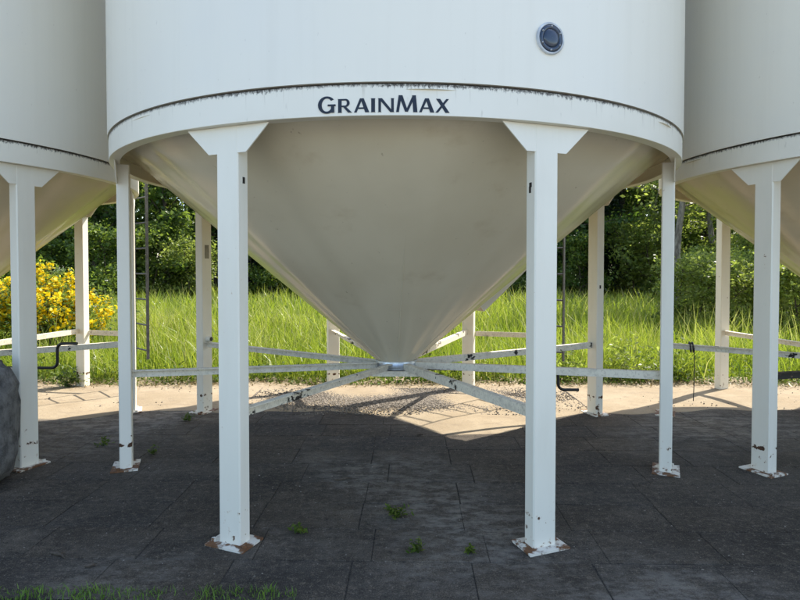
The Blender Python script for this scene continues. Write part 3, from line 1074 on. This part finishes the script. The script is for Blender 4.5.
# ------------------------------------------------------------------ flowering shrub
def flower_shrub(label, x, y, rx, h, nb, seed):
    r_ = np.random.default_rng(seed)
    root = thing('flowering_shrub', label, 'shrub', (x, y, -0.055), 0, 'yellow flowering shrubs')
    st = MB()
    ends = []
    for k in range(34):
        a = r_.uniform(0, 2 * PI)
        e = math.sqrt(r_.uniform(0.02, 1))
        top = h * (1 - 0.42 * e ** 2.2) * r_.uniform(0.8, 1.03)
        p = (math.cos(a) * rx * e, math.sin(a) * rx * e * 0.8, top)
        mid = (p[0] * 0.5 + r_.normal(0, 0.05), p[1] * 0.5 + r_.normal(0, 0.05), top * 0.55)
        st.tube([(p[0] * 0.15, p[1] * 0.15, 0), mid, p], [0.018, 0.012, 0.005], 5, False)
        ends.append((mid, p))
    st.build('stems', M['bark'], root)
    cen, lc = [], []
    for i in range(nb):
        mid, p = ends[r_.integers(len(ends))]
        t = r_.uniform(0.25, 1.0)
        c = np.array(mid) * (1 - t) + np.array(p) * t + r_.normal(0, 0.12, 3)
        c[2] = min(c[2], h)
        for q in range(16):
            cen.append(c + r_.normal(0, 0.04, 3))
        for q in range(20):
            lc.append(c + r_.normal(0, 0.15, 3) - np.array([0, 0, 0.05]))
    cen = np.array(cen)
    lc = np.array(lc)
    obj('blossoms', leaf_mesh('blossoms', cen, r_.uniform(0.045, 0.085, len(cen)), seed + 1, 0.3, 0.85), M['petal'], root)
    obj('foliage', leaf_mesh('foliage', lc, r_.uniform(0.05, 0.09, len(lc)), seed + 2, 0.5, 0.45), M['leaf_mid'], root)


flower_shrub('large rounded shrub covered in yellow blossoms behind the left bin', -5.95, 9.9, 0.98, 1.60, 360, 201)
flower_shrub('smaller yellow blossoming shrub cut by the left edge of the photo', -7.4, 10.4, 0.75, 1.42, 130, 203)


# ------------------------------------------------------------------ trees
def tree_proto(seed, H, cb, cr, nleaf, leaf, trunk_r, lean=0.0, spread=0.34, up=0.45, stems=1):
    """broadleaf tree: returns trunk mesh, crown mesh"""
    r_ = np.random.default_rng(seed)
    tb = MB()
    twig_pts = []
    for s in range(stems):
        ang = r_.uniform(0, 2 * PI)
        off = np.array([math.cos(ang), math.sin(ang), 0]) * (0.25 if stems > 1 else 0)
        path = []
        for k in range(8):
            t = k / 7
            path.append(off * (1 + 1.5 * t) + np.array([lean * H * t + 0.10 * math.sin(5 * t + seed), 0.09 * math.sin(4 * t + seed * 2), H * 0.93 * t]))
        tb.tube([tuple(p) for p in path], [max(0.012, trunk_r * (1 - 0.9 * k / 7) * (1.25 if k == 0 else 1)) for k in range(8)], 9, False)
        nl = 26 // stems
        for b in range(nl):
            t = cb + (0.97 - cb) * (b + r_.uniform(0, 1)) / nl
            i = min(6, int(t * 7))
            fr = t * 7 - i
            p0 = path[i] * (1 - fr) + path[i + 1] * fr
            tt = (t - cb) / (1 - cb)
            prof = (0.55 + 1.6 * tt) * (1 - tt) ** 0.7 * 1.25 if tt < 1 else 0.1
            L = cr * min(1.0, max(0.22, prof)) * r_.uniform(0.65, 1.15)
            a = b * 2.4 + r_.uniform(-0.5, 0.5)
            rise = r_.uniform(0.1, 0.6) + 0.5 * tt
            d = np.array([math.cos(a), math.sin(a), rise])
            d /= np.linalg.norm(d)
            p1 = p0 + d * L * 0.55 + np.array([0, 0, 0.05 * L])
            p2 = p0 + d * L + np.array([0, 0, -0.08 * L])
            rad = max(0.012, trunk_r * 0.34 * (1 - t * 0.6))
            tb.tube([tuple(p0), tuple(p1), tuple(p2)], [rad, rad * 0.6, rad * 0.2], 5, False)
            for q in range(7):
                u = r_.uniform(0.3, 1.0)
                c = (p0 + (p1 - p0) * u * 2) if u < 0.5 else (p1 + (p2 - p1) * (u - 0.5) * 2)
                sd_ = r_.normal(size=3)
                sd_[2] = sd_[2] * 0.6 + 0.2
                e = c + sd_ / np.linalg.norm(sd_) * L * r_.uniform(0.18, 0.42)
                tb.tube([tuple(c), tuple(e)], [rad * 0.35, 0.004], 3, False)
                twig_pts.append((c, e))
    cen, tint = [], []
    per = max(3, nleaf // len(twig_pts))
    for c, e in twig_pts:
        tb_ = r_.uniform(0.1, 0.9)
        t = r_.uniform(0.25, 1.1, per)[:, None]
        pts = c + (e - c) * t + r_.normal(0, spread * 0.55, (per, 3)) * np.array([1, 1, 0.7])
        cen.append(pts)
        tint.append(np.clip(tb_ + r_.normal(0, 0.2, per), 0, 1))
    cen = np.concatenate(cen)
    tint = np.concatenate(tint)
    k = cen[:, 2] > 0.15
    cen, tint = cen[k], tint[k]
    crown = leaf_mesh('crown', cen, r_.uniform(leaf * 0.6, leaf * 1.35, len(cen)), seed + 5, up, 0.6, tint)
    return tb.mesh('trunk'), crown


def spruce_proto(seed, H, rbase):
    r_ = np.random.default_rng(seed)
    tb = MB().tube([(0, 0, 0), (0.03, 0, H * 0.5), (0, 0.02, H)], [0.16, 0.09, 0.01], 8, False)
    cs, tn = [], []
    z = 0.4
    while z < H - 0.15:
        L = rbase * (1 - z / H) ** 0.85 + 0.1
        nb = 9
        for b in range(nb):
            a = b * 2 * PI / nb + r_.uniform(-0.3, 0.3) + z * 3
            LL = L * r_.uniform(0.8, 1.12)
            d = np.array([math.cos(a), math.sin(a), 0])
            tb.tube([(0, 0, z), tuple(d * LL + np.array([0, 0, z - 0.22 * LL]))], [0.02, 0.004], 3, False)
            m = int(34 * LL) + 8
            t = r_.uniform(0.08, 1.0, m)
            p = d[None] * (LL * t)[:, None]
            side = np.array([-d[1], d[0], 0])
            p = p + side[None] * (r_.normal(0, 0.16, m) * (1.1 - t))[:, None] * LL * 0.6
            p[:, 2] += z - 0.22 * LL * t + r_.normal(0, 0.05, m)
            cs.append(p)
            tn.append(np.clip(r_.normal(0.45, 0.25, m), 0, 1))
        z += 0.24
    cs = np.concatenate(cs)
    return tb.mesh('trunk'), leaf_mesh('crown', cs, r_.uniform(0.12, 0.26, len(cs)), seed + 1, 0.8, 0.28, np.concatenate(tn))


PROTO = {
    'dark_a': (tree_proto(301, 9.5, 0.10, 3.0, 11500, 0.215, 0.17), 'bark', 'leaf_dark'),
    'dark_b': (tree_proto(302, 11.0, 0.14, 3.2, 11500, 0.215, 0.19), 'bark', 'leaf_dark'),
    'mid_a': (tree_proto(303, 8.2, 0.12, 2.6, 10500, 0.19, 0.14), 'bark', 'leaf_mid'),
    'loose': (tree_proto(304, 9.0, 0.22, 2.2, 6500, 0.17, 0.12, 0.03, 0.38), 'bark_pale', 'leaf_pale'),
    'slim': (tree_proto(305, 8.0, 0.36, 1.6, 4400, 0.135, 0.11, 0.09, 0.40), 'bark_pale', 'leaf_pale'),
    'spruce': (spruce_proto(306, 10.0, 2.1), 'bark', 'needle'),
    'bush': (tree_proto(307, 2.6, 0.06, 1.35, 6500, 0.12, 0.04, 0, 0.28, 0.45, 3), 'bark', 'leaf_mid'),
    'bush_pale': (tree_proto(308, 2.3, 0.06, 1.2, 5500, 0.11, 0.035, 0, 0.28, 0.45, 3), 'bark', 'leaf_pale'),
}


def plant_tree(kind, x, y, s, rz, label, cat='tree', group='trees behind the field'):
    (tm, cm), bk, lf = PROTO[kind]
    root = thing({'bush': 'bush', 'bush_pale': 'bush', 'spruce': 'spruce_tree'}.get(kind, 'leafy_tree'), label, cat, (x, y, -0.056), rz, group)
    root.scale = (s, s, s * rnd.uniform(0.94, 1.08))
    obj('trunk', tm, M[bk], root)
    obj('crown', cm, M[lf], root)
    return root


def px2x(px, y):
    return (px - 400) / 586 * y


# front row of the wood, single trees one can find in the gaps between the legs
singles = [
    ('dark_a', 95, 25.5, 1.0, 0.4, 'dark broadleaf tree above the yellow shrub, left of the ladder'),
    ('mid_a', 165, 24.5, 1.05, 1.2, 'mid green tree seen between the left ladder and rear left leg'),
    ('mid_a', 20, 24.0, 1.0, 2.9, 'mid green tree at the far left behind the smaller yellow shrub'),
    ('spruce', 268, 26.0, 1.0, 0.3, 'dark spruce just right of the left front leg'),
    ('dark_b', 215, 27.0, 1.0, 2.2, 'tall dark tree behind the rear left leg of the middle bin'),
    ('spruce', 330, 27.5, 0.95, 1.3, 'dark spruce hidden mostly by the left half of the cone'),
    ('dark_a', 545, 25.0, 0.95, 3.4, 'dark broadleaf tree behind the right ladder'),
    ('dark_b', 622, 26.5, 1.0, 0.8, 'tall dark tree between the rear right leg and right side leg'),
    ('spruce', 600, 24.8, 0.8, 2.0, 'dark spruce directly behind the rear right leg'),
    ('loose', 655, 25.0, 0.95, 1.9, 'pale loose tree behind the right side leg of the middle bin'),
    ('slim', 676, 16.5, 1.15, 0.15, 'slim leaning tree with pale trunk just right of right side leg'),
    ('loose', 745, 22.5, 0.9, 0.5, 'pale loose tree behind the sunlit leg of the right bin'),
    ('slim', 775, 15.5, 1.1, 0.1, 'slim tree with bare leaning trunk at the right edge'),
    ('slim', 804, 17.5, 1.2, 0.4, 'second slim tree with leaning trunk cut by the right edge'),
    ('slim', 712, 23.0, 1.25, 3.3, 'slim pale tree leaning left beside the sunlit leg of right bin'),
    ('mid_a', 705, 27.0, 1.0, 2.4, 'mid green tree filling the gap left of the sunlit right leg'),
]
for kd, px, y, s, rz, lab in singles:
    plant_tree(kd, px2x(px, y), y, s, rz, lab)
# rest of the wood
kinds = ['dark_a', 'dark_b', 'mid_a', 'spruce', 'dark_a', 'dark_b']
i = 0
for row, (y0, n, hw) in enumerate(((30.5, 12, 26), (35, 12, 29), (41, 12, 33))):
    for k in range(n):
        x = -hw + 2 * hw * (k + 0.5) / n + rnd.uniform(-0.9, 0.9)
        plant_tree(kinds[(i * 5 + row) % 6], x, y0 + rnd.uniform(-1.3, 1.3), rnd.uniform(0.95, 1.25), rnd.uniform(0, 6.28), 'dark tree in the crowded wood behind the front trees', group='back rows of the wood')
        i += 1
# undergrowth along the wood and near bushes on the right
bushes = [
    ('bush', 40, 22.6, 1.0, 'green bush in front of the wood behind the smaller yellow shrub'),
    ('bush', 105, 21.5, 1.15, 'green bush behind the right half of the large yellow shrub'),
    ('bush', 150, 23.0, 1.1, 'green bush at the wood edge behind the left ladder'),
    ('bush_pale', 188, 22.7, 1.1, 'pale bush at the wood edge just left of rear left leg'),
    ('bush', 262, 23.8, 0.9, 'dark bush at the wood edge right of the left front leg'),
    ('bush', 310, 24.0, 0.9, 'dark bush at the wood edge under the left side of the cone'),
    ('bush', 505, 24.0, 0.8, 'dark bush at the wood edge left of the right front leg'),
    ('bush', 572, 23.0, 1.0, 'green bush at the wood edge behind the right ladder'),
    ('bush_pale', 640, 23.6, 1.35, 'greyish pale bush at the wood edge left of right side leg'),
    ('bush_pale', 690, 12.6, 0.75, 'pale yellow green bush under the slim leaning tree'),
    ('bush_pale', 708, 20.5, 1.0, 'pale green bush left of the sunlit leg of the right bin'),
    ('bush_pale', 745, 11.6, 0.72, 'bright bush between the sunlit leg and front leg of the right bin'),
    ('bush_pale', 775, 14.4, 0.8, 'pale green bush right of the front leg of the right bin'),
    ('bush_pale', 812, 11.5, 0.8, 'bright bush cut by the right edge of the photo'),
    ('bush_pale', 735, 22.0, 1.2, 'tall pale bush behind the sunlit leg of the right bin'),
]
for kd, px, y, s, lab in bushes:
    plant_tree(kd, px2x(px, y), y, s, rnd.uniform(0, 6), lab, 'bush', 'bushes along the wood')
for k in range(16):
    x = -22 + 44 * (k + 0.5) / 16 + rnd.uniform(-0.8, 0.8)
    plant_tree('bush', x, 27.6 + rnd.uniform(-0.8, 0.8), rnd.uniform(1.1, 1.5), rnd.uniform(0, 6), 'dark bush in the undergrowth deep inside the wood', 'bush', 'undergrowth inside the wood')

# ------------------------------------------------------------------ strap and wire tied to the right bin's brace
sy = 2.62 * U
sx = (686 - 400) / 586 * sy
th = R(22.5 + 45 * 5)
# point on the brace of the rear left leg of the right bin
bc = Vector((2.17 * U, 2.34 * U, 0))
ld = Matrix.Rotation(PADROT, 4, 'Z') @ Vector((math.sin(th), -math.cos(th), 0))
rr = 1.98
pb = bc + ld * rr
zb = 0.712 + (0.652 - 0.712) * (LEG_R - LEG_T / 2 - rr) / (LEG_R - LEG_T / 2 - 0.13)
st = thing('tie_strap', 'black strap and thin wire hanging from the brace right of right side leg', 'strap', (pb.x, pb.y, 0))
mb = MB()
n = 20
pts = []
for k in range(n + 1):
    a = 2 * PI * k / n * 2
    pts.append(Vector((-0.02 + 0.0025 * k, 0.046 * math.cos(a), zb + 0.05 * math.sin(a))))
mb.tube([Matrix.Rotation(th + PI / 2, 3, 'Z') @ p for p in pts], 0.009, 6)
mb.build('knot', M['black'], st)
MB().tube([(0.01, -0.045, zb), (0.012, -0.05, 0.55), (0.006, -0.055, 0.3), (0.0, -0.06, 0.17)], 0.0045, 6).build('wire', M['black'], st)
